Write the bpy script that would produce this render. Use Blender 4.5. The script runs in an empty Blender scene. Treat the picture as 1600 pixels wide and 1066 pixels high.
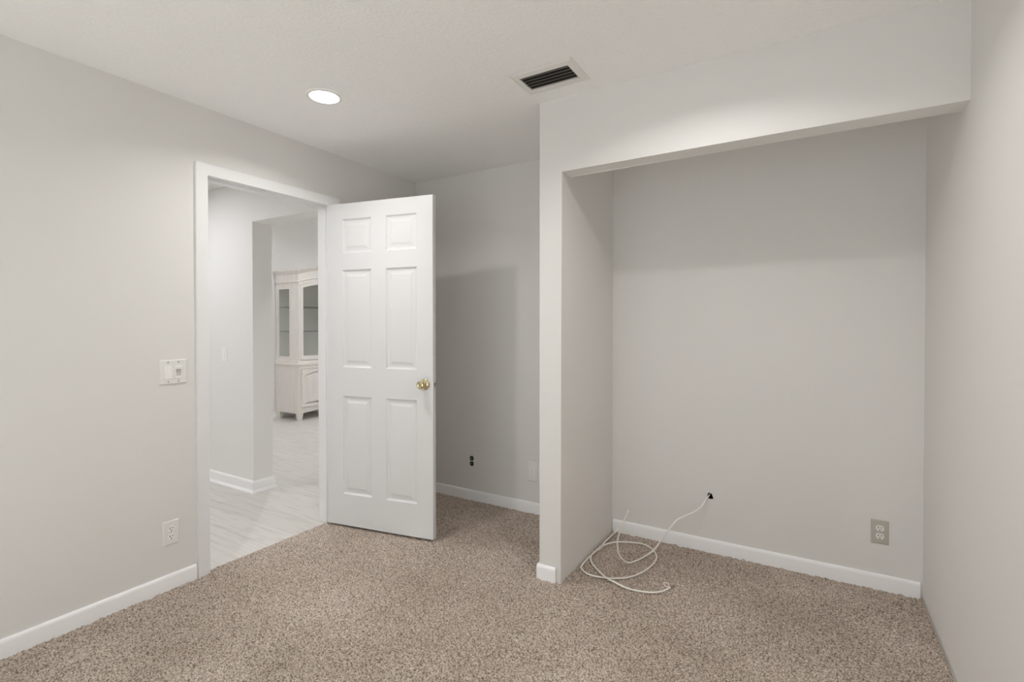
import bpy, bmesh, math, random
import numpy as np
from mathutils import Vector, Matrix

random.seed(4)
C = bpy.context.scene.collection
SC = bpy.context.scene
PI = math.pi

# ------------------------------------------------------------------ room measures (metres)
XL, XR = -2.7203, 0.4636          # left and right wall faces
YB, YF = 3.0486, 2.2831           # back wall face, front face of the closet partition
YS = 2.392                        # back of the soffit over the closet
YR = -1.30                        # rear wall face (behind the camera)
H, ZS = 2.44, 2.0775              # ceiling, soffit underside
XP, XQ = -1.2023, -1.0794         # partition outer / closet side
DOOR0, DOOR1, DOORH = 1.428, 2.221, 2.092
WT = 0.115                        # wall thickness
HY, HY2, HX = 2.312, 2.475, -3.742   # hall wall face, its back, its free end
XW = -6.53                        # far dining wall face

# ------------------------------------------------------------------ camera, world, daylight, exposure
cam_d = bpy.data.cameras.new('camera')
cam = bpy.data.objects.new('camera', cam_d)
C.objects.link(cam)
SC.camera = cam
CAM_H, YAW, PITCH, FPX = 1.30625, 0.5393, -0.0109, 781.466
cam.location = (0, 0, CAM_H)
cam.rotation_euler = (PI / 2 + PITCH, 0, YAW)
cam_d.sensor_width = 36.0
cam_d.sensor_fit = 'HORIZONTAL'
cam_d.lens = FPX / 1600 * 36.0
cam_d.shift_y = (516.489 - 533.0) / 1600
cam_d.clip_start = 0.02

world = bpy.data.worlds.new('world')
SC.world = world
world.use_nodes = True
wb = world.node_tree.nodes['Background']
wb.inputs['Color'].default_value = (0.86, 0.93, 1.0, 1)
wb.inputs['Strength'].default_value = 0.6

SC.view_settings.view_transform = 'Standard'
SC.view_settings.look = 'None'
SC.view_settings.exposure = 0.46
SC.view_settings.gamma = 1.0
SC.view_settings.use_curve_mapping = False
SC.cycles.max_bounces = 14
SC.cycles.diffuse_bounces = 10
SC.cycles.transparent_max_bounces = 12
SC.cycles.caustics_reflective = False
SC.cycles.caustics_refractive = False
SC.cycles.sample_clamp_indirect = 0.0
SC.cycles.use_denoising = True
SC.cycles.use_adaptive_sampling = False

ADDED_WIN = (-2.30, 0.38, 0.06, 2.12)   # x0, x1, z0, z1 of the added window in the unseen rear wall
DAY_FILL_POWER = 12.5
SUN_FILL_POWER = 21.0
CAN_POWER = 5.2                    # watts of each bedroom downlight
HALL_POWER = 6.6
DINING_FILL_POWER = 16.0

def area_light(name, loc, rot, sx, sy, power, col):
    d = bpy.data.lights.new(name, 'AREA')
    d.shape = 'RECTANGLE'
    d.size, d.size_y = sx, sy
    d.energy = power
    d.color = col
    o = bpy.data.objects.new(name, d)
    C.objects.link(o)
    o.location = loc
    o.rotation_euler = rot
    return o

# daylight added outside the made-up window behind the camera to brighten the room
area_light('fill_daylight', ((ADDED_WIN[0] + ADDED_WIN[1]) / 2, YR - WT - 0.10, (ADDED_WIN[2] + ADDED_WIN[3]) / 2), (PI / 2, 0, 0),
           ADDED_WIN[1] - ADDED_WIN[0] - 0.1, ADDED_WIN[3] - ADDED_WIN[2] - 0.1, DAY_FILL_POWER, (0.96, 0.985, 1.0))

# high sun added through the same window; its carpet bounce brightens the ceiling
sd = bpy.data.lights.new('fill_sun', 'SUN')
sd.energy = SUN_FILL_POWER
sd.angle = math.radians(0.6)
sd.color = (0.84, 0.95, 1.0)
fill_sun = bpy.data.objects.new('fill_sun', sd)
C.objects.link(fill_sun)
fill_sun.location = (-1.0, -4, 6)
fill_sun.rotation_euler = (math.radians(30), 0, 0)      # 60 degrees above the horizon, from straight behind the window

# ------------------------------------------------------------------ materials
def mat(name, col, rough=0.6, metal=0.0, spec=0.3, coat=0.0):
    m = bpy.data.materials.new(name)
    m.use_nodes = True
    b = m.node_tree.nodes['Principled BSDF']
    b.inputs['Base Color'].default_value = (*col, 1)
    b.inputs['Roughness'].default_value = rough
    b.inputs['Metallic'].default_value = metal
    b.inputs['Specular IOR Level'].default_value = spec
    b.inputs['Coat Weight'].default_value = coat
    return m

def N(m, kind, **kw):
    n = m.node_tree.nodes.new(kind)
    for k, v in kw.items():
        if k in n.inputs:
            n.inputs[k].default_value = v
        else:
            setattr(n, k, v)
    return n

def L(m, a, b):
    m.node_tree.links.new(a, b)

def bumpy(m, scale, strength, dist, detail=3.0, rough=0.6):
    b = m.node_tree.nodes['Principled BSDF']
    tc = N(m, 'ShaderNodeTexCoord')
    nz = N(m, 'ShaderNodeTexNoise')
    nz.inputs['Scale'].default_value = scale
    nz.inputs['Detail'].default_value = detail
    nz.inputs['Roughness'].default_value = rough
    bp = N(m, 'ShaderNodeBump')
    bp.inputs['Strength'].default_value = strength
    bp.inputs['Distance'].default_value = dist
    L(m, tc.outputs['Object'], nz.inputs['Vector'])
    L(m, nz.outputs['Fac'], bp.inputs['Height'])
    L(m, bp.outputs['Normal'], b.inputs['Normal'])
    return tc, nz

M = {}
M['wall'] = mat('wall_paint', (0.765, 0.753, 0.735), 0.75, spec=0.2)
bumpy(M['wall'], 55, 0.10, 0.003)
M['wall_hall'] = mat('wall_paint_lit', (0.83, 0.823, 0.812), 0.7, spec=0.2)  # same paint as the bedroom, lightened to carry the brighter hall light
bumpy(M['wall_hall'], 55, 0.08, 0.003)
M['ceiling'] = mat('ceiling_paint', (0.945, 0.94, 0.935), 0.9, spec=0.1)
bumpy(M['ceiling'], 70, 0.75, 0.008, 4.0, 0.7)
M['trim'] = mat('trim_paint', (0.83, 0.83, 0.835), 0.35, spec=0.4)
M['door'] = mat('door_paint', (0.75, 0.755, 0.76), 0.42, spec=0.35)
M['plate'] = mat('plate_white', (0.82, 0.81, 0.795), 0.32, spec=0.45)
M['plate_bright'] = mat('receptacle_white', (0.90, 0.885, 0.86), 0.3, spec=0.45)
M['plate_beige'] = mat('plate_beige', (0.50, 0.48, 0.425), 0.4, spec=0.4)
M['trim_hall'] = mat('baseboard_paint', (0.93, 0.93, 0.94), 0.35, spec=0.4)
M['track'] = mat('dimmer_track', (0.60, 0.59, 0.57), 0.4)
M['dark'] = mat('dark_slot', (0.02, 0.018, 0.016), 0.6)
M['black'] = mat('black_plastic', (0.018, 0.016, 0.013), 0.35, spec=0.5)
M['screw'] = mat('screw_metal', (0.35, 0.34, 0.32), 0.4, 0.6)
M['brass'] = mat('polished_brass', (0.74, 0.64, 0.42), 0.17, 1.0)
M['brass_dark'] = mat('worn_brass', (0.36, 0.29, 0.19), 0.35, 1.0)
M['steel'] = mat('steel', (0.55, 0.54, 0.52), 0.35, 1.0)
M['cable'] = mat('cable_jacket', (0.90, 0.875, 0.825), 0.4, spec=0.4)
M['vent'] = mat('vent_enamel', (0.78, 0.765, 0.745), 0.5, spec=0.3)
M['slat'] = mat('vent_slat', (0.40, 0.385, 0.36), 0.45, spec=0.4)
M['duct'] = mat('duct_shade', (0.035, 0.032, 0.028), 0.8)
M['cavity'] = mat('wall_cavity', (0.012, 0.010, 0.009), 0.9)
M['gypsum'] = mat('gypsum', (0.62, 0.60, 0.57), 0.9)

def emitter(name, strength, col=(1.0, 0.975, 0.955)):
    m = bpy.data.materials.new(name)
    m.use_nodes = True
    nt = m.node_tree
    nt.nodes.clear()
    o = nt.nodes.new('ShaderNodeOutputMaterial')
    e = nt.nodes.new('ShaderNodeEmission')
    e.inputs['Color'].default_value = (*col, 1)
    e.inputs['Strength'].default_value = strength
    nt.links.new(e.outputs[0], o.inputs[0])
    return m
M['lamp'] = emitter('lamp_lens', 6.0)

# carpet: speckled frieze pile, brushed this way and that
m = M['carpet'] = mat('carpet_pile', (0.25, 0.2, 0.16), 0.95, spec=0.05)
b = m.node_tree.nodes['Principled BSDF']
tc = N(m, 'ShaderNodeTexCoord')
n1 = N(m, 'ShaderNodeTexNoise'); n1.inputs['Scale'].default_value = 150; n1.inputs['Detail'].default_value = 3; n1.inputs['Roughness'].default_value = 0.7
n2 = N(m, 'ShaderNodeTexNoise'); n2.inputs['Scale'].default_value = 2.2; n2.inputs['Detail'].default_value = 3
r1 = N(m, 'ShaderNodeValToRGB')
e = r1.color_ramp.elements
e[0].position = 0.38; e[0].color = (0.155, 0.112, 0.083, 1)
e[1].position = 0.66; e[1].color = (0.74, 0.665, 0.592, 1)
e2 = r1.color_ramp.elements.new(0.5); e2.color = (0.475, 0.400, 0.338, 1)
mx = N(m, 'ShaderNodeMix', data_type='RGBA', blend_type='MULTIPLY')
r2 = N(m, 'ShaderNodeValToRGB')
r2.color_ramp.elements[0].position = 0.35; r2.color_ramp.elements[0].color = (0.86, 0.84, 0.82, 1)
r2.color_ramp.elements[1].position = 0.65; r2.color_ramp.elements[1].color = (1.06, 1.06, 1.06, 1)
mx.inputs[0].default_value = 1.0
L(m, tc.outputs['Object'], n1.inputs['Vector']); L(m, tc.outputs['Object'], n2.inputs['Vector'])
L(m, n1.outputs['Fac'], r1.inputs['Fac']); L(m, n2.outputs['Fac'], r2.inputs['Fac'])
L(m, r1.outputs['Color'], mx.inputs[6]); L(m, r2.outputs['Color'], mx.inputs[7])
L(m, mx.outputs[2], b.inputs['Base Color'])
b.inputs['Sheen Weight'].default_value = 0.15

# hall floor: pale whitewashed wood planks running along x
m = M['planks'] = mat('pale_planks', (0.6, 0.58, 0.55), 0.32, spec=0.4)
b = m.node_tree.nodes['Principled BSDF']
tc = N(m, 'ShaderNodeTexCoord')
br = N(m, 'ShaderNodeTexBrick')
br.inputs['Scale'].default_value = 1.0
br.inputs['Brick Width'].default_value = 1.25
br.inputs['Row Height'].default_value = 0.18
br.inputs['Mortar Size'].default_value = 0.0012
br.inputs['Color1'].default_value = (0.60, 0.580, 0.545, 1)
br.inputs['Color2'].default_value = (0.655, 0.637, 0.605, 1)
br.inputs['Mortar'].default_value = (0.47, 0.45, 0.42, 1)
mp = N(m, 'ShaderNodeMapping'); mp.inputs['Scale'].default_value = (1.6, 16, 1)
gr = N(m, 'ShaderNodeTexNoise'); gr.inputs['Scale'].default_value = 2.2; gr.inputs['Detail'].default_value = 5
rr = N(m, 'ShaderNodeValToRGB')
rr.color_ramp.elements[0].position = 0.28; rr.color_ramp.elements[0].color = (0.80, 0.785, 0.77, 1)
rr.color_ramp.elements[1].position = 0.52; rr.color_ramp.elements[1].color = (1, 1, 1, 1)
mx = N(m, 'ShaderNodeMix', data_type='RGBA', blend_type='MULTIPLY'); mx.inputs[0].default_value = 1.0
L(m, tc.outputs['Object'], br.inputs['Vector']); L(m, tc.outputs['Object'], mp.inputs['Vector'])
L(m, mp.outputs['Vector'], gr.inputs['Vector']); L(m, gr.outputs['Fac'], rr.inputs['Fac'])
L(m, br.outputs['Color'], mx.inputs[6]); L(m, rr.outputs['Color'], mx.inputs[7])
L(m, mx.outputs[2], b.inputs['Base Color'])

# whitewashed cabinet wood
m = M['hutch'] = mat('whitewashed_wood', (0.6, 0.55, 0.5), 0.5, spec=0.3)
b = m.node_tree.nodes['Principled BSDF']
tc = N(m, 'ShaderNodeTexCoord')
mp = N(m, 'ShaderNodeMapping'); mp.inputs['Scale'].default_value = (14, 14, 1.4)
gr = N(m, 'ShaderNodeTexNoise'); gr.inputs['Scale'].default_value = 2.5; gr.inputs['Detail'].default_value = 5
rr = N(m, 'ShaderNodeValToRGB')
rr.color_ramp.elements[0].position = 0.3; rr.color_ramp.elements[0].color = (0.755, 0.71, 0.67, 1)
rr.color_ramp.elements[1].position = 0.6; rr.color_ramp.elements[1].color = (0.80, 0.765, 0.73, 1)
L(m, tc.outputs['Object'], mp.inputs['Vector']); L(m, mp.outputs['Vector'], gr.inputs['Vector'])
L(m, gr.outputs['Fac'], rr.inputs['Fac']); L(m, rr.outputs['Color'], b.inputs['Base Color'])

M['hutch_in'] = mat('cabinet_inside', (0.80, 0.785, 0.765), 0.6)
# thin pane glass
def pane_glass(name, tint, gloss):
    m = bpy.data.materials.new(name)
    m.use_nodes = True
    nt = m.node_tree
    nt.nodes.clear()
    o = nt.nodes.new('ShaderNodeOutputMaterial')
    t = nt.nodes.new('ShaderNodeBsdfTransparent'); t.inputs['Color'].default_value = (*tint, 1)
    g = nt.nodes.new('ShaderNodeBsdfGlossy'); g.inputs['Roughness'].default_value = 0.03
    f = nt.nodes.new('ShaderNodeFresnel'); f.inputs['IOR'].default_value = gloss
    # same reflectance on the way out of the pane as on the way in
    ge = nt.nodes.new('ShaderNodeNewGeometry')
    io = nt.nodes.new('ShaderNodeMath'); io.operation = 'MULTIPLY_ADD'
    io.inputs[1].default_value = 1 / gloss - gloss; io.inputs[2].default_value = gloss
    nt.links.new(ge.outputs['Backfacing'], io.inputs[0]); nt.links.new(io.outputs[0], f.inputs['IOR'])
    x = nt.nodes.new('ShaderNodeMixShader')
    nt.links.new(f.outputs[0], x.inputs[0]); nt.links.new(t.outputs[0], x.inputs[1]); nt.links.new(g.outputs[0], x.inputs[2])
    nt.links.new(x.outputs[0], o.inputs[0])
    return m
M['glass'] = pane_glass('pane_glass', (0.955, 0.96, 0.955), 1.45)
M['shelf_glass'] = pane_glass('shelf_glass', (0.80, 0.83, 0.81), 1.45)

# ------------------------------------------------------------------ mesh helpers
class MB:
    def __init__(s):
        s.bm = bmesh.new()
    def box(s, x0, x1, y0, y1, z0, z1):
        v = [s.bm.verts.new(p) for p in ((x0, y0, z0), (x1, y0, z0), (x1, y1, z0), (x0, y1, z0),
                                         (x0, y0, z1), (x1, y0, z1), (x1, y1, z1), (x0, y1, z1))]
        for f in ((0, 3, 2, 1), (4, 5, 6, 7), (0, 1, 5, 4), (1, 2, 6, 5), (2, 3, 7, 6), (3, 0, 4, 7)):
            s.bm.faces.new([v[i] for i in f])
        return s
    def prism(s, pts, axis, a, b):
        """polygon pts (2-D) pushed from a to b along axis 'x' (pts = y,z), 'y' (x,z) or 'z' (x,y)"""
        def P(p, t):
            return {'x': (t, p[0], p[1]), 'y': (p[0], t, p[1]), 'z': (p[0], p[1], t)}[axis]
        A = [s.bm.verts.new(P(p, a)) for p in pts]
        B = [s.bm.verts.new(P(p, b)) for p in pts]
        n = len(pts)
        s.bm.faces.new(A[::-1]); s.bm.faces.new(B)
        for i in range(n):
            s.bm.faces.new((A[i], A[(i + 1) % n], B[(i + 1) % n], B[i]))
        return s
    def ring(s, outer, inner, axis, a, b):
        """a frame: the area between two loops of equal length, pushed from a to b"""
        def P(p, t):
            return {'x': (t, p[0], p[1]), 'y': (p[0], t, p[1])}[axis]
        n = len(outer)
        oa = [s.bm.verts.new(P(p, a)) for p in outer]; ob = [s.bm.verts.new(P(p, b)) for p in outer]
        ia = [s.bm.verts.new(P(p, a)) for p in inner]; ib = [s.bm.verts.new(P(p, b)) for p in inner]
        for i in range(n):
            j = (i + 1) % n
            s.bm.faces.new((oa[j], oa[i], ia[i], ia[j])); s.bm.faces.new((ob[i], ob[j], ib[j], ib[i]))
            s.bm.faces.new((oa[i], oa[j], ob[j], ob[i])); s.bm.faces.new((ia[j], ia[i], ib[i], ib[j]))
        return s
    def loops(s, rings, cap0=True, cap1=True):
        R = [[s.bm.verts.new(p) for p in r] for r in rings]
        n = len(R[0])
        for a, b in zip(R, R[1:]):
            for i in range(n):
                s.bm.faces.new((a[i], a[(i + 1) % n], b[(i + 1) % n], b[i]))
        if cap0: s.bm.faces.new(R[0][::-1])
        if cap1: s.bm.faces.new(R[-1])
        return s
    def lathe(s, prof, origin, axis, n=32):
        """prof = [(r, h)...] turned about axis through origin"""
        ax = Vector(axis).normalized()
        u = ax.orthogonal().normalized(); w = ax.cross(u)
        o = Vector(origin)
        return s.loops([[o + ax * h + (u * math.cos(2 * PI * i / n) + w * math.sin(2 * PI * i / n)) * max(r, 1e-5)
                         for i in range(n)] for r, h in prof])
    def tube(s, pts, r, n=10):
        pts = [Vector(p) for p in pts]
        rings = []
        u = None
        for i, p in enumerate(pts):
            t = (pts[min(i + 1, len(pts) - 1)] - pts[max(i - 1, 0)]).normalized()
            u = t.orthogonal().normalized() if u is None else (u - t * u.dot(t)).normalized()
            w = t.cross(u)
            rr = r[i] if isinstance(r, (list, tuple)) else r
            rings.append([p + (u * math.cos(2 * PI * k / n) + w * math.sin(2 * PI * k / n)) * rr for k in range(n)])
        return s.loops(rings)
    def bevel(s, test, w, seg=2):
        es = [e for e in s.bm.edges if test(e.verts[0].co, e.verts[1].co)]
        bmesh.ops.bevel(s.bm, geom=es, offset=w, segments=seg, profile=0.5, affect='EDGES')
        return s
    def bevel_all(s, w, seg=2, ang=30):
        es = [e for e in s.bm.edges if len(e.link_faces) == 2 and e.calc_face_angle() > math.radians(ang)]
        bmesh.ops.bevel(s.bm, geom=es, offset=w, segments=seg, profile=0.5, affect='EDGES', clamp_overlap=True)
        return s
    def build(s, name, material, parent=None, smooth=None):
        bmesh.ops.recalc_face_normals(s.bm, faces=s.bm.faces)
        me = bpy.data.meshes.new(name)
        s.bm.to_mesh(me); s.bm.free()
        me.materials.append(material)
        if smooth:
            for p in me.polygons: p.use_smooth = True
            me.set_sharp_from_angle(angle=math.radians(smooth))
        o = bpy.data.objects.new(name, me)
        C.objects.link(o)
        if parent is not None:
            o.parent = parent
        return o

def spline(pts, n=6):
    P = [Vector(p) for p in pts]
    P = [2 * P[0] - P[1]] + P + [2 * P[-1] - P[-2]]
    out = []
    for i in range(1, len(P) - 2):
        for k in range(n):
            t = k / n
            a, b_, c, d = P[i - 1], P[i], P[i + 1], P[i + 2]
            out.append(0.5 * ((2 * b_) + (c - a) * t + (2 * a - 5 * b_ + 4 * c - d) * t * t + (3 * b_ - a - 3 * c + d) * t ** 3))
    out.append(P[-2])
    return out

def struct(o):
    o['kind'] = 'structure'
    return o

def empty(name, loc, rz=0.0):
    o = bpy.data.objects.new(name, None)
    o.empty_display_size = 0.05
    C.objects.link(o)
    o.location = loc
    o.rotation_euler = (0, 0, rz)
    return o

def tag(o, label, cat, group=None):
    o['label'] = label
    o['category'] = cat
    if group: o['group'] = group
    return o

def copy_tree(o, parent=None):
    c = o.copy()
    C.objects.link(c)
    if parent is not None: c.parent = parent
    for ch in list(o.children):
        copy_tree(ch, c)
    return c

# ------------------------------------------------------------------ the room shell
T = WT
# floor of the room: carpet with a real, uneven pile
def carpet():
    step = 0.0046
    x0, x1, y0, y1 = XL - 0.036, XR - 0.006, YR, YB
    nx, ny = int((x1 - x0) / step) + 1, int((y1 - y0) / step) + 1
    rng = np.random.default_rng(7)
    xs, ys = np.linspace(x0, x1, nx), np.linspace(y0, y1, ny)
    X, Y = np.meshgrid(xs, ys)
    h = rng.standard_normal((ny, nx))
    def blur(a):
        return (a + 0.6 * (np.roll(a, 1, 0) + np.roll(a, -1, 0) + np.roll(a, 1, 1) + np.roll(a, -1, 1))) / 1.56
    h = blur(h)
    Z = 0.0027 * h - 0.0025
    X = X + rng.uniform(-0.3, 0.3, X.shape) * step
    Y = Y + rng.uniform(-0.3, 0.3, Y.shape) * step
    edge = (X < XL + 0.004)                       # tongue of carpet under the door stays inside the opening
    off = edge & ((Y < DOOR0 + 0.004) | (Y > DOOR1 - 0.004))
    X = np.where(off, XL + 0.003, X)
    Z = np.where(X < XL - 0.022, np.minimum(Z, -0.006), Z)
    co = np.stack([X, Y, Z], -1).reshape(-1, 3)
    idx = np.arange(nx * ny).reshape(ny, nx)
    f = np.stack([idx[:-1, :-1], idx[:-1, 1:], idx[1:, 1:], idx[1:, :-1]], -1).reshape(-1, 4)
    me = bpy.data.meshes.new('floor')
    me.vertices.add(len(co)); me.vertices.foreach_set('co', co.astype(np.float32).ravel())
    me.loops.add(f.size); me.loops.foreach_set('vertex_index', f.astype(np.int32).ravel())
    me.polygons.add(len(f)); me.polygons.foreach_set('loop_start', np.arange(0, f.size, 4, dtype=np.int32))
    me.polygons.foreach_set('use_smooth', np.ones(len(f), dtype=bool))
    me.update(calc_edges=True)
    me.materials.append(M['carpet'])
    o = bpy.data.objects.new('floor', me)
    C.objects.link(o)
    return struct(o)
carpet()
struct(MB().box(XL - 0.02, XR + T, YR - T, YB + T, -0.12, -0.02).build('floor_base', M['gypsum']))

struct(MB().box(XL - T, XR + T, YR - T, YB + T, H, H + 0.12).build('ceiling', M['ceiling']))

# left wall with the doorway
w = MB()
w.box(XL - T, XL, YR - T, DOOR0 - 0.018, -0.02, H)
w.box(XL - T, XL, DOOR1 + 0.018, YB + T, -0.02, H)
w.box(XL - T, XL, DOOR0 - 0.018, DOOR1 + 0.018, DOORH + 0.018, H)
struct(w.build('wall_left', M['wall']))

# back wall with a ragged hole knocked in the plaster for the cable
HOLE = [(-0.504, 0.339), (-0.485, 0.335), (-0.482, 0.323), (-0.477, 0.312), (-0.478, 0.306), (-0.493, 0.301), (-0.509, 0.303), (-0.513, 0.314), (-0.509, 0.328)]
bm = bmesh.new()
outer = [(XL, -0.02), (XR, -0.02), (XR, H), (XL, H)]
vo = [bm.verts.new((x, YB, z)) for x, z in outer]
vi = [bm.verts.new((x, YB, z)) for x, z in HOLE]
es = [bm.edges.new((vo[i], vo[(i + 1) % 4])) for i in range(4)] + [bm.edges.new((vi[i], vi[(i + 1) % len(vi)])) for i in range(len(vi))]
bmesh.ops.triangle_fill(bm, use_beauty=True, edges=es)
ex = bmesh.ops.extrude_face_region(bm, geom=bm.faces[:])
for v in ex['geom']:
    if isinstance(v, bmesh.types.BMVert): v.co.y += 0.013
bmesh.ops.recalc_face_normals(bm, faces=bm.faces)
me = bpy.data.meshes.new('wall_back'); bm.to_mesh(me); bm.free(); me.materials.append(M['wall'])
wall_back = bpy.data.objects.new('wall_back', me); C.objects.link(wall_back); struct(wall_back)
cav = MB()
cav.box(XL, XR, YB + 0.09, YB + T, -0.02, H)
cav.build('wall_cavity', M['cavity'], wall_back)

struct(MB().box(XR, XR + T, YR - T, YB + T, -0.02, H).build('wall_right', M['wall']))

# rear wall with an added window, out of view, for the fill light
w = MB()
w.box(XL, ADDED_WIN[0], YR - T, YR, -0.02, H)
w.box(ADDED_WIN[1], XR, YR - T, YR, -0.02, H)
w.box(ADDED_WIN[0], ADDED_WIN[1], YR - T, YR, -0.02, ADDED_WIN[2])
w.box(ADDED_WIN[0], ADDED_WIN[1], YR - T, YR, ADDED_WIN[3], H)
struct(w.build('wall_rear', M['wall']))
fr = MB()
x0, x1, z0, z1 = ADDED_WIN
fr.box(x0, x1, YR - 0.08, YR - 0.03, z0, z0 + 0.045); fr.box(x0, x1, YR - 0.08, YR - 0.03, z1 - 0.045, z1)
fr.box(x0, x0 + 0.045, YR - 0.08, YR - 0.03, z0 + 0.045, z1 - 0.045); fr.box(x1 - 0.045, x1, YR - 0.08, YR - 0.03, z0 + 0.045, z1 - 0.045)
xm = (x0 + x1) / 2
fr.box(xm - 0.025, xm + 0.025, YR - 0.08, YR - 0.03, z0 + 0.045, z1 - 0.045)
added_win = struct(fr.build('added_window_1', M['trim']))
MB().box(x0 + 0.045, xm - 0.025, YR - 0.058, YR - 0.054, z0 + 0.045, z1 - 0.045).build('glass_pane', M['glass'], added_win)
MB().box(xm + 0.025, x1 - 0.045, YR - 0.058, YR - 0.054, z0 + 0.045, z1 - 0.045).build('glass_pane', M['glass'], added_win)
MB().box(x0 - 0.04, x1 + 0.04, YR, YR + 0.05, z0 - 0.025, z0).build('added_window_sill', M['trim'], added_win)

# partition and the soffit over the closet: one plastered piece
w = MB()
w.prism([(XP, -0.02), (XQ, -0.02), (XQ, ZS), (XR, ZS), (XR, H), (XP, H)], 'y', YF, YS)
def is_edge(a, b):
    def on(p, q): return abs(p - q) < 1e-4
    vert = on(a.x, b.x) and on(a.y, b.y)
    if vert and on(a.y, YF) and (on(a.x, XP) or on(a.x, XQ)): return True
    if on(a.z, ZS) and on(b.z, ZS) and on(a.y, b.y) and abs(a.x - b.x) > 0.1: return True
    return False
w.bevel(is_edge, 0.004, 3)
w.box(XP, XQ, YS, YB, -0.02, H)
struct(w.build('wall_partition', M['wall']))

# ------------------------------------------------------------------ baseboards
BH = 0.0735
PROF = [(0, 0), (0.013, 0), (0.013, BH - 0.016), (0.0115, BH - 0.008), (0.008, BH - 0.002), (0.004, BH), (0, BH)]
def base_x(mb, xa, xb, y, sign, prof=PROF, z=0.0):     # along x, on a wall whose room side is at y, growing towards sign
    mb.prism([(y + sign * d, h + z - (0.012 if h == 0 else 0)) for d, h in prof], 'x', xa, xb)
def base_y(mb, ya, yb, x, sign, prof=PROF, z=0.0):
    mb.prism([(x + sign * d, h + z - (0.012 if h == 0 else 0)) for d, h in prof], 'y', ya, yb)
w = MB(); base_y(w, YR, 1.366, XL, 1); base_y(w, DOOR1 + 0.06, YB, XL, 1)
struct(w.build('baseboard_left', M['trim_hall'], smooth=40))
w = MB(); base_x(w, XL + 0.014, XP - 0.014, YB, -1)
struct(w.build('baseboard_back', M['trim_hall'], smooth=40))
w = MB(); base_x(w, XQ + 0.006, XR - 0.010, YB, -1)
struct(w.build('baseboard_closet', M['trim_hall'], smooth=40))
# the piece wrapping the partition's outer face and the first part of its end
w = MB()
base_y(w, YF - 0.002, YB, XP, -1)
def wrap(r):                                    # rounded outside corner then a short return, cut square
    pts = []
    for k in range(7):
        a = PI + (PI / 2) * k / 6
        pts.append((XP + 0.0 + r * math.cos(a), YF + r * math.sin(a)))
    return pts + [(-1.105, YF - r)]
rings = []
for d, h in [(0.002, -0.012), (0.0145, -0.012), (0.0145, BH - 0.016), (0.0125, BH - 0.007), (0.009, BH - 0.001), (0.004, BH + 0.001), (0.002, BH)]:
    rings.append([(x, y, h) for x, y in wrap(d)])
R = [[w.bm.verts.new(p) for p in r] for r in rings]
for a, b_ in zip(R, R[1:]):
    for i in range(len(a) - 1):
        w.bm.faces.new((a[i], a[i + 1], b_[i + 1], b_[i]))
w.bm.faces.new([r[-1] for r in R])
struct(w.build('baseboard_partition', M['trim_hall'], smooth=40))
w = MB(); base_x(w, XL + 0.014, XR, YR, 1)
struct(w.build('baseboard_rear', M['trim_hall'], smooth=40))
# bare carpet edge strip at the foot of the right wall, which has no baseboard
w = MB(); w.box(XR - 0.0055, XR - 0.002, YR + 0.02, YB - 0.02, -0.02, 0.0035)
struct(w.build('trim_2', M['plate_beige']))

# ------------------------------------------------------------------ doorway trim
trim = struct(empty('trim_1', (XL, DOOR0, 0)))
def child(mb, name, material, parent, smooth=None):
    """build in world coordinates, then hang under parent without moving"""
    o = mb.build(name, material, None, smooth)
    bpy.context.view_layer.update()
    o.parent = parent
    o.matrix_parent_inverse = parent.matrix_world.inverted()
    return o
bpy.context.view_layer.update()
CW, CT = 0.058, 0.015
CZ = 2.147
w = MB()
w.prism([(DOOR0 - CW + 0.003, -0.005), (DOOR0 + 0.003, -0.005), (DOOR0 + 0.003, DOORH - 0.004), (DOOR0 - CW + 0.003, CZ)], 'x', XL, XL + CT)
w.bevel_all(0.004, 2)
child(w, 'casing', M['trim'], trim, 40)
w = MB()
w.prism([(DOOR1 - 0.003, -0.005), (DOOR1 + CW + 0.004, -0.005), (DOOR1 + CW + 0.004, CZ), (DOOR1 - 0.003, DOORH - 0.004)], 'x', XL, XL + CT)
w.bevel_all(0.004, 2)
child(w, 'casing', M['trim'], trim, 40)
w = MB()
w.prism([(DOOR0 + 0.003, DOORH - 0.004), (DOOR1 - 0.003, DOORH - 0.004), (DOOR1 + CW + 0.004, CZ), (DOOR0 - CW + 0.003, CZ)], 'x', XL, XL + CT)
w.bevel_all(0.004, 2)
child(w, 'head_casing', M['trim'], trim, 40)
# jambs line the rough opening, stops stand on them
for y0_, y1_, s0, s1 in ((DOOR0 - 0.018, DOOR0, DOOR0, DOOR0 + 0.011), (DOOR1, DOOR1 + 0.018, DOOR1 - 0.011, DOOR1)):
    w = MB(); w.box(XL - T, XL + 0.001, y0_, y1_, -0.012, DOORH + 0.018)
    j = child(w, 'jamb', M['trim'], trim)
    w = MB(); w.box(XL - T + 0.012, XL - 0.042, s0, s1, -0.012, DOORH - 0.011); w.bevel_all(0.002, 1)
    child(w, 'door_stop', M['trim'], j)
w = MB(); w.box(XL - T, XL + 0.001, DOOR0, DOOR1, DOORH, DOORH + 0.018)
j = child(w, 'head_jamb', M['trim'], trim)
w = MB(); w.box(XL - T + 0.012, XL - 0.042, DOOR0, DOOR1, DOORH - 0.011, DOORH); w.bevel_all(0.002, 1)
child(w, 'door_stop', M['trim'], j)
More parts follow.
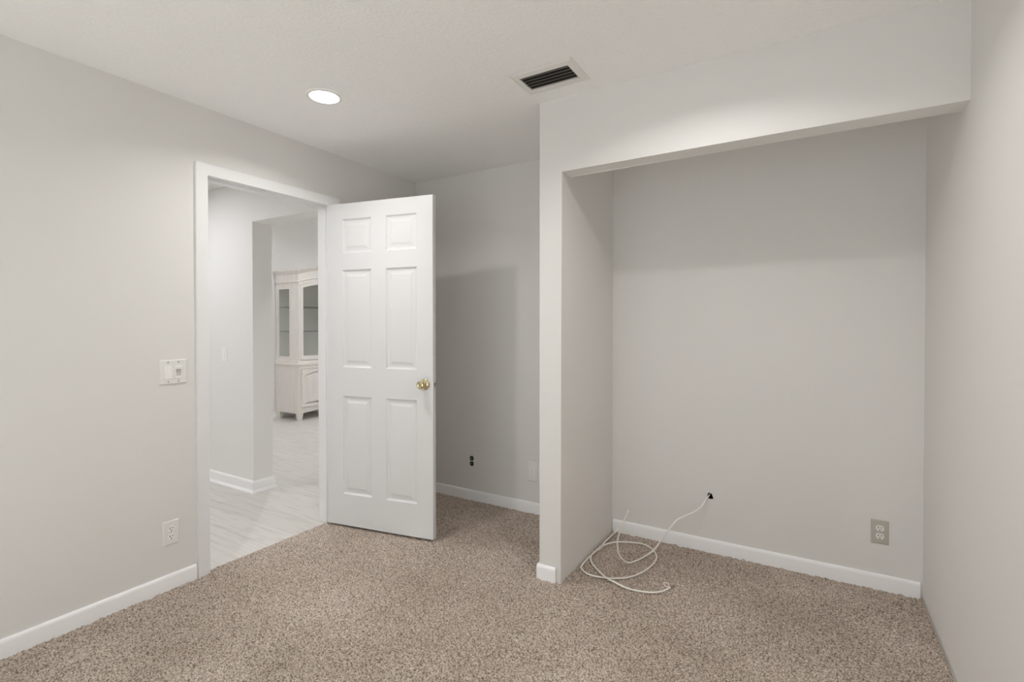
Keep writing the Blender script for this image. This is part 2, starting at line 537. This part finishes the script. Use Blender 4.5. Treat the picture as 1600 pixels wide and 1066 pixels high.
# hall side casing
for a, b_ in ((DOOR0 - CW, DOOR0), (DOOR1, DOOR1 + CW)):
    w = MB(); w.box(XL - T - CT, XL - T, a, b_, -0.012, CZ); w.bevel_all(0.004, 2)
    child(w, 'casing', M['trim'], trim, 40)
w = MB(); w.box(XL - T - CT, XL - T, DOOR0, DOOR1, DOORH, CZ); w.bevel_all(0.004, 2)
child(w, 'head_casing', M['trim'], trim, 40)
# strike plate with its lip just showing past the casing
w = MB()
w.box(XL - 0.036, XL + 0.0005, DOOR0, DOOR0 + 0.0018, 0.915, 0.975)
w.box(XL - 0.002, XL + 0.012, DOOR0 + 0.001, DOOR0 + 0.0048, 0.925, 0.965)
sp = child(w, 'strike_plate', M['steel'], trim)
sp['label'] = 'steel strike plate'

# ------------------------------------------------------------------ the six-panel door, standing open
DW, DT, DZ0, DZ1 = 0.783, 0.035, 0.015, 2.086
ANG = math.radians(10.08)
door_loc = (-2.7118, 2.1852, 0.0)
def panelled(mb, W, z0, z1, y, sgn, rects):
    """front (sgn -1) or back (+1) skin of a door with raised panels in rects (s0,s1,z0,z1)"""
    xs = sorted({0.0, W, *[r[0] for r in rects], *[r[1] for r in rects]})
    zs = sorted({z0, z1, *[r[2] for r in rects], *[r[3] for r in rects]})
    bm = mb.bm
    cache = {}
    def V(x, yy, z):
        k = (round(x, 5), round(yy, 5), round(z, 5))
        if k not in cache: cache[k] = bm.verts.new((x, yy, z))
        return cache[k]
    def quad(a, b_, c, d):
        bm.faces.new((a, b_, c, d) if sgn < 0 else (d, c, b_, a))
    for i in range(len(xs) - 1):
        for j in range(len(zs) - 1):
            r = (xs[i], xs[i + 1], zs[j], zs[j + 1])
            if any(abs(r[0] - q[0]) + abs(r[1] - q[1]) + abs(r[2] - q[2]) + abs(r[3] - q[3]) < 1e-6 for q in rects):
                lv = [(0, 0), (0.003, 0.0035), (0.008, 0.0085), (0.014, 0.0105), (0.019, 0.0105), (0.042, 0.0025), (0.044, 0.0015), (0.047, 0.0012)]
                loops_ = []
                for ins, dep in lv:
                    yy = y - sgn * dep
                    loops_.append([V(r[0] + ins, yy, r[2] + ins), V(r[1] - ins, yy, r[2] + ins), V(r[1] - ins, yy, r[3] - ins), V(r[0] + ins, yy, r[3] - ins)])
                for a, b_ in zip(loops_, loops_[1:]):
                    for k in range(4):
                        quad(a[k], a[(k + 1) % 4], b_[(k + 1) % 4], b_[k])
                q = loops_[-1]; quad(*q)
            else:
                quad(V(r[0], y, r[2]), V(r[1], y, r[2]), V(r[1], y, r[3]), V(r[0], y, r[3]))
    return xs, zs
PR = [(a, b_, c, d) for a, b_ in ((0.120, 0.342), (0.450, 0.672)) for c, d in ((0.215, 0.849), (1.034, 1.660), (1.768, 1.985))]
w = MB()
xs, zs = panelled(w, DW, DZ0, DZ1, 0.0, -1, PR)
panelled(w, DW, DZ0, DZ1, DT, +1, PR)
for a, b_ in zip(xs, xs[1:]):
    for z in (DZ0, DZ1):
        w.bm.faces.new([w.bm.verts.new(p) for p in ((a, 0, z), (b_, 0, z), (b_, DT, z), (a, DT, z))])
for a, b_ in zip(zs, zs[1:]):
    for x in (0, DW):
        w.bm.faces.new([w.bm.verts.new(p) for p in ((x, 0, a), (x, DT, a), (x, DT, b_), (x, 0, b_))])
bmesh.ops.remove_doubles(w.bm, verts=w.bm.verts, dist=1e-5)
w.bevel(lambda a, b_: (abs(a.y - b_.y) < 1e-5 and (abs(a.y) < 1e-5 or abs(a.y - DT) < 1e-5)) and
        ((abs(a.x - b_.x) < 1e-5 and (abs(a.x) < 1e-5 or abs(a.x - DW) < 1e-5)) or
         (abs(a.z - b_.z) < 1e-5 and (abs(a.z - DZ0) < 1e-5 or abs(a.z - DZ1) < 1e-5))), 0.002, 2)
door = w.build('door_1', M['door'], None, 25)
struct(door)
door.location = door_loc
door.rotation_euler = (0, 0, ANG)
KX, KZ = 0.728, 0.949
for side in (-1, 1):
    yb_ = 0.0 if side < 0 else DT
    w = MB(); w.lathe([(0.0, -0.0005), (0.033, -0.0005), (0.0335, 0.003), (0.031, 0.007), (0.022, 0.011), (0.0155, 0.013), (0.0135, 0.014)], (KX, yb_, KZ), (0, side, 0), 40)
    rose = w.build('knob_rose', M['brass'], door, 35)
    w = MB(); w.lathe([(0.0125, 0.012), (0.0115, 0.020), (0.0125, 0.027), (0.0185, 0.031), (0.0245, 0.037), (0.0268, 0.045), (0.0262, 0.053), (0.0225, 0.060), (0.0150, 0.0635), (0.0125, 0.0625), (0.0, 0.0622)], (KX, yb_, KZ), (0, side, 0), 40)
    kn = w.build('door_knob', M['brass'], door, 35)
    w = MB(); w.box(KX - 0.0012, KX + 0.0012, yb_ + side * 0.0622 - 0.0006, yb_ + side * 0.0622 + 0.0006, KZ - 0.006, KZ + 0.006)
    w.build('keyhole', M['dark'], kn)
w = MB(); w.box(DW - 0.001, DW + 0.0014, 0.005, 0.030, KZ - 0.029, KZ + 0.029)
lp = w.build('latch_plate', M['door'], door)
w = MB(); w.prism([(DW + 0.001, 0.0105), (DW + 0.009, 0.0105), (DW + 0.0115, 0.016), (DW + 0.001, 0.0245)], 'z', KZ - 0.0105, KZ + 0.0105)
w.build('latch_bolt', M['brass_dark'], lp)
for dz in (-0.021, 0.021):
    w = MB(); w.lathe([(0.0036, 0.001), (0.0036, 0.0022), (0.0, 0.0026)], (DW, 0.0175, KZ + dz), (1, 0, 0), 14)
    w.build('screw', M['brass_dark'], lp)
for z in (0.22, 1.05, 1.88):
    w = MB(); w.lathe([(0.0055, -0.045), (0.0055, 0.045)], (-0.004, DT + 0.005, z), (0, 0, 1), 12)
    w.box(-0.002, 0.030, DT - 0.0005, DT + 0.0015, z - 0.045, z + 0.045)
    w.build('hinge', M['brass'], door)

# ------------------------------------------------------------------ hall and dining room beyond the doorway
HX0, HYR = -5.9, -1.30
FX = XL - 0.02
w = MB(); w.box(XW - T, FX, HYR - T, 7.2, -0.12, -0.010)
struct(w.build('floor_hall', M['planks']))
HD = 3.25                                              # the dining room ceiling is higher
w = MB(); w.box(XW - T, XL - T, HYR - T, HY2, H, H + 0.12)
struct(w.build('ceiling_hall', M['ceiling']))
w = MB(); w.box(XW - T, XL - T + 0.1, HY2 - 0.02, 7.2, HD, HD + 0.12)
struct(w.build('ceiling_dining', M['ceiling']))
w = MB(); w.box(XW, XL - T, HY2 - 0.02, HY2, H + 0.12, HD)
w.box(XL - T, XL - T + 0.1, HY2 - 0.02, 7.08, H + 0.12, HD)
struct(w.build('wall_dining_upper', M['wall_hall']))
w = MB()
w.box(XW, HX, HY, HY2, -0.012, H)                       # long hall wall, ends at the opening
w.prism([(HX, 2.112), (XL - T, 2.112), (XL - T, H), (HX, H)], 'y', HY, HY2)   # header over the opening
bmesh.ops.remove_doubles(w.bm, verts=w.bm.verts, dist=1e-5)
struct(w.build('wall_hall', M['wall_hall']))
w = MB(); w.box(XW, XL - T, HYR - T, HYR, -0.012, H); struct(w.build('wall_hall_end', M['wall_hall']))
w = MB(); w.box(XW - T, XW, HYR - T, 7.2, -0.012, HD); struct(w.build('wall_dining', M['wall_hall']))
w = MB(); w.box(XW, XL - T, 7.08, 7.2, -0.012, HD); struct(w.build('wall_dining_end', M['wall_hall']))
w = MB(); w.box(XL - T, XL - T + 0.1, YB + T, 7.08, -0.012, H); struct(w.build('wall_dining_side', M['wall_hall']))
# hall baseboard with a flared shoe, turning round the wall's free end
HP = [(0, 0), (0.026, 0), (0.024, 0.010), (0.016, 0.020), (0.013, 0.026), (0.012, 0.078), (0.009, 0.088), (0.004, 0.094), (0, 0.094)]
w = MB()
R = []
for d, h in HP:
    R.append([(XW, HY - d, h - 0.010), (HX + d, HY - d, h - 0.010), (HX + d, HY2 + d, h - 0.010), (XW, HY2 + d, h - 0.010)])
V_ = [[w.bm.verts.new(p) for p in r] for r in R]
for a, b_ in zip(V_, V_[1:]):
    for i in range(3):
        w.bm.faces.new((a[i], a[i + 1], b_[i + 1], b_[i]))
struct(w.build('baseboard_hall', M['trim_hall']))
w = MB(); base_y(w, HY2 + 0.03, 7.08, XW, 1, HP, -0.010)
struct(w.build('baseboard_dining', M['trim_hall']))

# ------------------------------------------------------------------ recessed ceiling lights
def make_can(name, watts, col=(1.0, 0.975, 0.955), spread=146):
    t = empty(name, (0, 0, H))
    ld = bpy.data.lights.new('downlight', 'AREA')           # the lamp's own light, at its lens
    ld.shape = 'DISK'
    ld.size = 0.08
    ld.energy = watts
    ld.color = col
    ld.spread = math.radians(spread)
    lo = bpy.data.objects.new('downlight', ld)
    C.objects.link(lo)
    lo.location = (0, 0, -0.0062)
    lo.parent = t
    w = MB()
    n = 48
    w.loops([[(r * math.cos(2 * PI * i / n), r * math.sin(2 * PI * i / n), z) for i in range(n)]
             for r, z in ((0.084, -0.0005), (0.083, -0.004), (0.076, -0.0065), (0.0715, -0.0065), (0.069, -0.003), (0.069, -0.0005))], False, False)
    w.build('trim_ring', M['vent'], t, 40)
    w = MB()
    w.lathe([(0.0695, -0.0010), (0.0695, -0.0042), (0.060, -0.0050), (0.0, -0.0052)], (0, 0, 0), (0, 0, 1), 40)
    w.build('lens', M['lamp'], t, 40)
    return t
can = make_can('recessed_light', CAN_POWER)
can.location = (-2.078, 1.660, H)
tag(can, 'round white recessed ceiling light, glowing, near the doorway and the open door', 'light', 'recessed lights in the bedroom ceiling')
c = copy_tree(can)
c.location = (-0.36, 1.66, H)
tag(c, 'recessed ceiling light in front of the closet soffit, on the right of the room', 'light', 'recessed lights in the bedroom ceiling')
hc = make_can('recessed_light', HALL_POWER, (0.97, 0.985, 1.0), 178); hc.location = (-4.20, 1.52, H)
tag(hc, 'recessed ceiling light in the hallway close to the bright hall wall', 'light', 'recessed lights in the hallway ceiling')
for p, lb in (((-4.20, 0.1, H), 'added unseen ceiling light in the hallway, further from the hall wall'), ((-5.6, 0.9, H), 'added unseen ceiling light at the far end of the hallway')):  # two more hall lights, added out of view to brighten the hall
    c = copy_tree(hc); c.location = p
    tag(c, lb, 'light', 'recessed lights in the hallway ceiling')
dc = make_can('recessed_light', DINING_FILL_POWER, (0.97, 0.985, 1.0)); dc.location = (-4.9, 3.5, HD)  # dining lights added out of view to brighten that room
tag(dc, 'added unseen ceiling light in the dining room near the hall wall', 'light', 'added unseen lights in the dining room ceiling')
for p, lb in (((-4.7, 6.1, HD), 'added unseen ceiling light at the far end of the dining room'),):
    c = copy_tree(dc); c.location = p
    tag(c, lb, 'light', 'added unseen lights in the dining room ceiling')

# ------------------------------------------------------------------ ceiling vent
VX0, VX1, VY0, VY1 = -1.190, -0.878, 1.950, 2.168
vent = empty('ceiling_vent', ((VX0 + VX1) / 2, (VY0 + VY1) / 2, H))
tag(vent, 'white rectangular ceiling air vent with dark slats beside the closet soffit', 'vent')
hw, hd, iw, idp = (VX1 - VX0) / 2, (VY1 - VY0) / 2, 0.121, 0.064
w = MB()
def rect(a, b_, z): return [(-a, -b_, z), (a, -b_, z), (a, b_, z), (-a, b_, z)]
w.loops([rect(hw, hd, -0.0003), rect(hw, hd, -0.003), rect(hw - 0.012, hd - 0.012, -0.008), rect(iw + 0.006, idp + 0.006, -0.0095), rect(iw, idp, -0.008), rect(iw, idp, -0.0003)], False, False)
w.build('vent_frame', M['vent'], vent)
MB().box(-iw, iw, -idp, idp, -0.0012, -0.0003).build('duct_shade_sheet', M['duct'], vent)  # flat dark sheet under the ceiling, coloured as the shade inside a duct
ns = 5
for k in range(ns):
    yc = -idp + (k + 0.5) * 2 * idp / ns
    w = MB()
    w.prism([(yc - 0.0080, -0.0092), (yc - 0.0062, -0.0092), (yc + 0.0075, -0.0026), (yc + 0.0060, -0.0020)], 'x', -iw, iw)
    w.build('slat', M['slat'], vent)
for sx in (-1, 1):
    w = MB(); w.lathe([(0.0045, -0.0075), (0.0045, -0.0100), (0.0, -0.0106)], (sx * (iw + 0.018), 0, 0), (0, 0, 1), 14)
    w.build('screw', M['vent'], vent)

# ------------------------------------------------------------------ switches and outlets (built facing -y, origin on the wall)
def plate_mesh(wd, ht, th=0.0055):
    w = MB()
    a, b_ = wd / 2, ht / 2
    def rc(a, b_, y):
        return [(-a, y, -b_), (a, y, -b_), (a, y, b_), (-a, y, b_)]
    w.loops([rc(a, b_, 0), rc(a, b_, -th * 0.45), rc(a - 0.0022, b_ - 0.0022, -th * 0.85), rc(a - 0.006, b_ - 0.006, -th)])
    return w
def small_screw(parent, x, z, y=-0.0052, m_=None):
    w = MB(); w.lathe([(0.0032, 0.0), (0.0030, 0.0010), (0.0, 0.0013)], (x, y, z), (0, -1, 0), 16)
    s = w.build('screw', m_ or M['plate'], parent, 40)
    w = MB(); w.box(x - 0.0028, x + 0.0028, y - 0.0015, y - 0.0008, z - 0.0005, z + 0.0005)
    w.build('screw_slot', M['dark'], s)
def receptacle_outline(cz):
    r, cut = 0.0172, 0.0140
    pts = []
    a0 = math.asin(cut / r)
    for k in range(9):
        a = -a0 + 2 * a0 * k / 8
        pts.append((r * math.cos(a), cz + r * math.sin(a)))
    for k in range(9):
        a = PI - a0 + 2 * a0 * k / 8
        pts.append((r * math.cos(a), cz + r * math.sin(a)))
    return pts
def make_outlet(name, loc, rz, plate_m, face_m, slot_m, wd=0.072, ht=0.118):
    t = empty(name, loc, rz)
    plate_mesh(wd, ht).build('wall_plate', plate_m, t)
    for cz in (0.0195, -0.0195):
        w = MB(); w.prism(receptacle_outline(cz), 'y', -0.0080, -0.0040)
        r = w.build('receptacle', face_m, t)
        for sx, hh in ((-0.0062, 0.0046), (0.0062, 0.0038)):
            w = MB(); w.box(sx - 0.0013, sx + 0.0013, -0.0084, -0.0078, cz + 0.0035 - hh, cz + 0.0035 + hh)
            w.build('slot', slot_m, r)
        w = MB(); w.lathe([(0.0027, 0), (0.0027, 0.0005), (0, 0.0006)], (0, -0.0079, cz - 0.0085), (0, -1, 0), 14)
        w.build('ground_hole', slot_m, r)
    small_screw(t, 0, 0, m_=plate_m)
    return t
G = 'duplex outlets low on the bedroom walls'
o = make_outlet('wall_outlet', (XL, 1.249, 0.278), PI / 2, M['plate'], M['plate_bright'], M['dark'])
tag(o, 'white duplex outlet low on the left wall beside the doorway, under the light switches', 'outlet', G)
o = make_outlet('wall_outlet', (-1.657, YB, 0.287), 0, M['plate'], M['plate_bright'], M['screw'], 0.078, 0.132)
tag(o, 'white duplex outlet on the alcove wall right beside the closet partition edge', 'outlet', G)
o = make_outlet('wall_outlet', (0.296, YB, 0.283), 0, M['plate_beige'], M['plate'], M['dark'])
tag(o, 'beige duplex outlet on the closet back wall near the right corner', 'outlet', G)
o = make_outlet('wall_outlet', (XW, 4.22, 0.29), PI / 2, M['plate'], M['plate_bright'], M['dark'])
tag(o, 'small white outlet on the far dining wall beside the tall cabinet', 'outlet')

# outlet with two black sockets behind the door
t = empty('wall_outlet', (-2.171, YB, 0.290))
tag(t, 'white wall plate with two black sockets, on the alcove wall by the open door', 'outlet')
plate_mesh(0.070, 0.116).build('wall_plate', M['plate'], t)
for cz in (0.0205, -0.0195):
    w = MB()
    pts = [(0.0155 * math.copysign(abs(math.cos(a)) ** 0.6, math.cos(a)), cz + 0.0165 * math.copysign(abs(math.sin(a)) ** 0.6, math.sin(a))) for a in [2 * PI * k / 28 for k in range(28)]]
    w.prism(pts, 'y', -0.0085, -0.004)
    s = w.build('socket', M['black'], t); s['label'] = 'black socket'
    w = MB(); w.lathe([(0.0045, 0), (0.0045, 0.0014), (0.0022, 0.0020), (0.0, 0.0020)], (-0.001, -0.0083, cz), (0, -1, 0), 16)
    w.build('socket_pin', M['slat'], s)
small_screw(t, 0, 0.001)

# double switch plate: rocker and slide dimmer
t = empty('light_switch', (XL, 1.2645, 1.074), PI / 2)
tag(t, 'white double switch plate with a rocker and a dimmer, left of the doorway', 'light switch')
plate_mesh(0.1225, 0.120, 0.006).build('wall_plate', M['plate'], t)
xr_, xd = -0.0235, 0.0235
w = MB(); w.prism([(-0.0085, -0.033), (-0.0045, -0.033), (-0.0045, 0.033), (-0.0062, 0.033), (-0.0078, 0.0)], 'x', xr_ - 0.0165, xr_ + 0.0165)
w.build('rocker', M['plate_bright'], t)
w = MB()
w.ring([(xd - 0.0165, -0.033), (xd + 0.0165, -0.033), (xd + 0.0165, 0.033), (xd - 0.0165, 0.033)], [(xd - 0.012, -0.022), (xd + 0.012, -0.022), (xd + 0.012, 0.022), (xd - 0.012, 0.022)], 'y', -0.0085, -0.005)
dm = w.build('dimmer', M['plate_bright'], t)
w = MB(); w.box(xd - 0.012, xd + 0.012, -0.0062, -0.0052, -0.022, 0.022); w.build('dimmer_track', M['track'], dm)
w = MB(); w.box(xd - 0.0115, xd + 0.0115, -0.0135, -0.006, 0.0135, 0.0215); w.bevel_all(0.001, 1); w.build('slider', M['plate_bright'], dm)
for x in (xr_, xd):
    for z in (-0.048, 0.048):
        small_screw(t, x, z, -0.0058, M['screw'])
for o in t.children:
    if o.name.startswith('screw'): o['label'] = 'dark screw'

# rocker switch on the bright hall wall
t = empty('light_switch', (-4.135, HY, 1.062))
tag(t, 'single white rocker switch on the bright hallway wall, seen through the doorway', 'light switch')
plate_mesh(0.074, 0.120).build('wall_plate', M['plate_bright'], t)
w = MB(); w.prism([(-0.0090, -0.033), (-0.0045, -0.033), (-0.0045, 0.033), (-0.0060, 0.033), (-0.0075, 0.0)], 'x', -0.0165, 0.0165)
w.build('rocker', M['plate_bright'], t)
for z in (-0.048, 0.048): small_screw(t, 0, z)

# ------------------------------------------------------------------ the two loose white cables in the closet
c1 = [(-0.500, 3.075, 0.322), (-0.504, 3.052, 0.318), (-0.518, 3.025, 0.293), (-0.530, 2.98, 0.275), (-0.562, 2.95, 0.248), (-0.607, 2.93, 0.223), (-0.645, 2.91, 0.201),
      (-0.670, 2.89, 0.171), (-0.698, 2.88, 0.128), (-0.729, 2.87, 0.077), (-0.757, 2.845, 0.032), (-0.788, 2.79, 0.010), (-0.816, 2.715, 0.006), (-0.845, 2.645, 0.014),
      (-0.861, 2.605, 0.043), (-0.874, 2.58, 0.075), (-0.877, 2.56, 0.121), (-0.872, 2.545, 0.17), (-0.848, 2.515, 0.236), (-0.823, 2.50, 0.296), (-0.793, 2.48, 0.361)]
o = MB().tube(spline(c1, 6), 0.0041, 10).build('coaxial_cable', M['cable'], None, 60)
tag(o, 'white cable hanging out of the hole in the closet wall, its cut end standing up', 'cable')
c2 = [(-1.021, 3.02, 0.044), (-1.031, 2.98, 0.029), (-1.047, 2.90, 0.012), (-1.050, 2.82, 0.010), (-1.040, 2.747, 0.010), (-1.052, 2.697, 0.009), (-1.057, 2.617, 0.008), (-1.058, 2.534, 0.008), (-1.052, 2.482, 0.008), (-1.032, 2.453, 0.008), (-0.986, 2.426, 0.008),
      (-0.923, 2.433, 0.007), (-0.861, 2.458, 0.006), (-0.801, 2.506, 0.006), (-0.757, 2.59, 0.006), (-0.733, 2.697, 0.006), (-0.732, 2.786, 0.006), (-0.747, 2.837, 0.006), (-0.78, 2.884, 0.008),
      (-0.833, 2.921, 0.010), (-0.881, 2.915, 0.012), (-0.941, 2.895, 0.013), (-1.003, 2.841, 0.016), (-1.035, 2.767, 0.019), (-1.047, 2.674, 0.019), (-1.044, 2.595, 0.017), (-1.01, 2.537, 0.012),
      (-0.956, 2.486, 0.010), (-0.896, 2.43, 0.0145), (-0.839, 2.413, 0.011), (-0.773, 2.399, 0.006), (-0.708, 2.405, 0.006), (-0.655, 2.424, 0.006), (-0.617, 2.456, 0.007), (-0.596, 2.498, 0.009), (-0.590, 2.508, 0.010)]
cab = MB().tube(spline(c2, 6), 0.0041, 10).build('coaxial_cable', M['cable'], None, 60)
tag(cab, 'white cable coiled loosely on the closet carpet with a dark plug end', 'cable')
d = Vector((0.014, 0.036, 0.0)).normalized()
p = Vector((-0.590, 2.508, 0.010))
w = MB(); w.lathe([(0.0042, 0), (0.0046, 0.003), (0.0046, 0.018), (0.0052, 0.019), (0.0052, 0.030), (0.0042, 0.031), (0.0012, 0.031), (0.0010, 0.038)], p, d, 6)
cn = w.build('connector', M['brass_dark'], cab); cn['label'] = 'dark metal connector'
w = MB()
q = Vector((-0.612, 2.500, 0.013))
w.tube([q + Vector((0.016, 0.008, 0.0)), q, q + Vector((-0.014, 0.020, 0.003)), q + Vector((-0.004, 0.034, 0.004)), q + Vector((0.013, 0.022, 0.001))], 0.0024, 8)
w.build('cable_clip', M['cable'], cab)

# ------------------------------------------------------------------ tall glazed cabinet in the dining room
CX0, CX1, CY0, CY1 = XW + 0.016, -6.006, 4.362, 5.562
YM = (CY0 + CY1) / 2
HWD = (CY1 - CY0) / 2
hutch = empty('display_cabinet', ((CX0 + CX1) / 2, YM, -0.010))
tag(hutch, 'tall whitewashed wooden display cabinet with glazed top, against the far dining wall', 'cabinet')
bpy.context.view_layer.update()
def hp(mb, name, m_, parent=hutch, smooth=None): return child(mb, name, m_, parent, smooth)
def arch(y, z0, a): return z0 + a * (1 - ((y - YM) / HWD) ** 2)
# feet
for fx in (CX0 + 0.045, CX1 - 0.035):
    for fy in (CY0 + 0.035, CY1 - 0.035):
        w = MB()
        def sq(r, z): return [(fx - r, fy - r, z), (fx + r, fy - r, z), (fx + r, fy + r, z), (fx - r, fy + r, z)]
        w.loops([sq(0.021, -0.010), sq(0.024, -0.004), sq(0.034, 0.085), sq(0.036, 0.10)])
        hp(w, 'foot', M['hutch'])
# base carcass: two ends, bottom, back, arched apron, front stiles
w = MB()
w.box(CX0, CX1 - 0.024, CY0, CY0 + 0.024, 0.085, 0.745)
w.box(CX0, CX1 - 0.024, CY1 - 0.024, CY1, 0.085, 0.745)
w.box(CX0, CX0 + 0.015, CY0 + 0.024, CY1 - 0.024, 0.12, 0.745)
w.box(CX0 + 0.015, CX1 - 0.03, CY0 + 0.024, CY1 - 0.024, 0.145, 0.165)
na = 16
top = [(CY1, 0.165), (CY0, 0.165)]
bot = [(CY0 + (CY1 - CY0) * k / na, 0.080 + 0.035 * (1 - (2 * k / na - 1) ** 2)) for k in range(na + 1)]
w.prism(bot + top, 'x', CX1 - 0.024, CX1)
w.box(CX1 - 0.024, CX1, CY0, CY0 + 0.040, 0.165, 0.700)
w.box(CX1 - 0.024, CX1, CY1 - 0.040, CY1, 0.165, 0.700)
w.box(CX1 - 0.024, CX1, YM - 0.018, YM + 0.018, 0.165, 0.700)
w.box(CX1 - 0.024, CX1, CY0, CY1, 0.700, 0.745)
hp(w, 'base_carcass', M['hutch'])
# lower doors with arched raised panels
for a, b_ in ((CY0 + 0.042, YM - 0.004), (YM + 0.004, CY1 - 0.042)):
    w = MB()
    n = 14
    z0d, z1d = 0.172, 0.694
    st = 0.048
    def loop(ins, z0_, z1_, rise):
        pts = [(a + ins, z0_), (b_ - ins, z0_)]
        for k in range(n + 1):
            y = (b_ - ins) + ((a + ins) - (b_ - ins)) * k / n
            pts.append((y, z1_ + rise * (1 - (2 * k / n - 1) ** 2)))
        return pts
    w.ring(loop(0, z0d, z1d, 0.0), loop(st, z0d + 0.045, z1d - 0.085, 0.045), 'x', CX1 - 0.004, CX1 + 0.016)
    dd = hp(w, 'door', M['hutch'])
    w = MB()
    lv = [(st - 0.004, 0.002), (st + 0.008, 0.002), (st + 0.030, 0.011), (st + 0.032, 0.0115)]
    w.loops([[(CX1 + x_, y, z) for y, z in loop(i_, z0d + 0.045 + (i_ - st), z1d - 0.085 - (i_ - st), 0.045)] for i_, x_ in lv])
    hp(w, 'raised_panel', M['hutch'], dd)
    w = MB()
    ky = b_ - 0.022 if a < YM - 0.1 else a + 0.022
    w.lathe([(0.006, 0.014), (0.006, 0.024), (0.013, 0.030), (0.013, 0.036), (0, 0.040)], (CX1, ky, 0.47), (1, 0, 0), 16)
    hp(w, 'knob', M['brass_dark'], dd)
# worktop moulding between base and top
w = MB()
def ring_mould(prof, m_, name, ylift=None):
    """moulding running round the two ends and the front; prof = (overhang, z)"""
    w = MB()
    nseg = 24
    rows = []
    for ov, z in prof:
        row = [(CX0, CY0 - ov, z), (CX1 + ov, CY0 - ov, z)]
        for k in range(1, nseg):
            y = CY0 + (CY1 - CY0) * k / nseg
            row.append((CX1 + ov, y, z + (ylift(y) if ylift else 0)))
        row += [(CX1 + ov, CY1 + ov, z), (CX0, CY1 + ov, z)]
        rows.append([w.bm.verts.new(p) for p in row])
    for a, b_ in zip(rows, rows[1:]):
        for i in range(len(a) - 1):
            w.bm.faces.new((a[i], a[i + 1], b_[i + 1], b_[i]))
    w.bm.faces.new(rows[-1])
    w.bm.faces.new(rows[0][::-1])
    for r in (0, -1):
        pass
    back = [r[0] for r in rows] + [r[-1] for r in rows[::-1]]
    w.bm.faces.new(back)
    return hp(w, name, m_)
ring_mould([(0.0, 0.738), (0.008, 0.744), (0.013, 0.754), (0.013, 0.776), (0.007, 0.786), (0.007, 0.806), (0.002, 0.818), (0.0, 0.820)], M['hutch'], 'waist_moulding')
# upper carcass: glazed ends, back, floor, top
UZ0, UZ1 = 0.820, 1.900
GX0, GX1 = CX0 + 0.068, CX1 - 0.205
for ya, yb_ in ((CY0 + 0.004, CY0 + 0.024), (CY1 - 0.024, CY1 - 0.004)):
    w = MB()
    w.ring([(CX0, UZ0), (CX1 - 0.024, UZ0), (CX1 - 0.024, UZ1), (CX0, UZ1)], [(GX0, 0.868), (GX1, 0.868), (GX1, 1.806), (GX0, 1.806)], 'y', ya, yb_)
    sp_ = hp(w, 'end_panel', M['hutch'])
    w = MB(); w.box(GX0, GX1, (ya + yb_) / 2 - 0.002, (ya + yb_) / 2 + 0.002, 0.868, 1.806)
    hp(w, 'glass_pane', M['glass'], sp_)
w = MB()
w.box(CX0, CX0 + 0.012, CY0 + 0.024, CY1 - 0.024, UZ0, 1.96)
bk = hp(w, 'back_panel', M['hutch_in'])
w = MB(); w.box(CX0 + 0.012, CX1 - 0.024, CY0 + 0.024, CY1 - 0.024, UZ0, UZ0 + 0.030); hp(w, 'cabinet_floor', M['hutch'])
w = MB(); w.box(CX0 + 0.012, CX1 - 0.024, CY0 + 0.024, CY1 - 0.024, 1.94, 1.965); hp(w, 'cabinet_roof', M['hutch'])
# front frame of the top: stiles at both ends, arched rail
w = MB()
w.box(CX1 - 0.024, CX1 + 0.004, CY0 + 0.004, CY0 + 0.028, UZ0, 1.846)
w.box(CX1 - 0.024, CX1 + 0.004, CY1 - 0.028, CY1 - 0.004, UZ0, 1.846)
na = 20
low = [(CY0 + 0.004 + (CY1 - CY0 - 0.008) * k / na, 0) for k in range(na + 1)]
low = [(y, arch(y, 1.845, 0.105)) for y, _ in low]
hi = [(y, arch(y, 1.905, 0.105)) for y, _ in low][::-1]
w.prism(low + hi, 'x', CX1 - 0.024, CX1)
hp(w, 'front_frame', M['hutch'])
# glazed arched doors
for a, b_ in ((CY0 + 0.0285, YM - 0.003), (YM + 0.003, CY1 - 0.0285)):
    w = MB()
    n = 12
    st = 0.040
    def gl(ins, z0_, z1_):
        pts = [(a + ins, z0_), (b_ - ins, z0_)]
        for k in range(n + 1):
            y = (b_ - ins) + ((a + ins) - (b_ - ins)) * k / n
            pts.append((y, arch(y, z1_, 0.105)))
        return pts
    w.ring(gl(0, 0.824, 1.842), gl(st, 0.880, 1.798), 'x', CX1 - 0.022, CX1 + 0.010)
    dd = hp(w, 'glass_door', M['hutch'])
    w = MB(); w.prism(gl(st, 0.880, 1.798), 'x', CX1 - 0.008, CX1 - 0.004)
    hp(w, 'glass_pane', M['glass'], dd)
    ky = b_ - 0.020 if a < YM - 0.1 else a + 0.020
    w = MB(); w.lathe([(0.005, 0.009), (0.005, 0.018), (0.012, 0.024), (0.012, 0.030), (0, 0.034)], (CX1, ky, 1.20), (1, 0, 0), 16)
    hp(w, 'knob', M['brass_dark'], dd)
for z in (1.217, 1.555):
    w = MB(); w.box(CX0 + 0.016, CX1 - 0.040, CY0 + 0.028, CY1 - 0.028, z - 0.005, z + 0.005)
    hp(w, 'glass_shelf', M['shelf_glass'])
# frieze and arched cornice
def lift(y): return 0.100 * (1 - ((y - YM) / HWD) ** 2)
ring_mould([(-0.004, 1.885), (0.010, 1.893), (0.012, 1.905), (0.004, 1.912), (0.004, 2.000), (0.010, 2.008), (0.022, 2.030), (0.036, 2.044), (0.040, 2.062), (0.040, 2.072)], M['hutch'], 'cornice', lift)
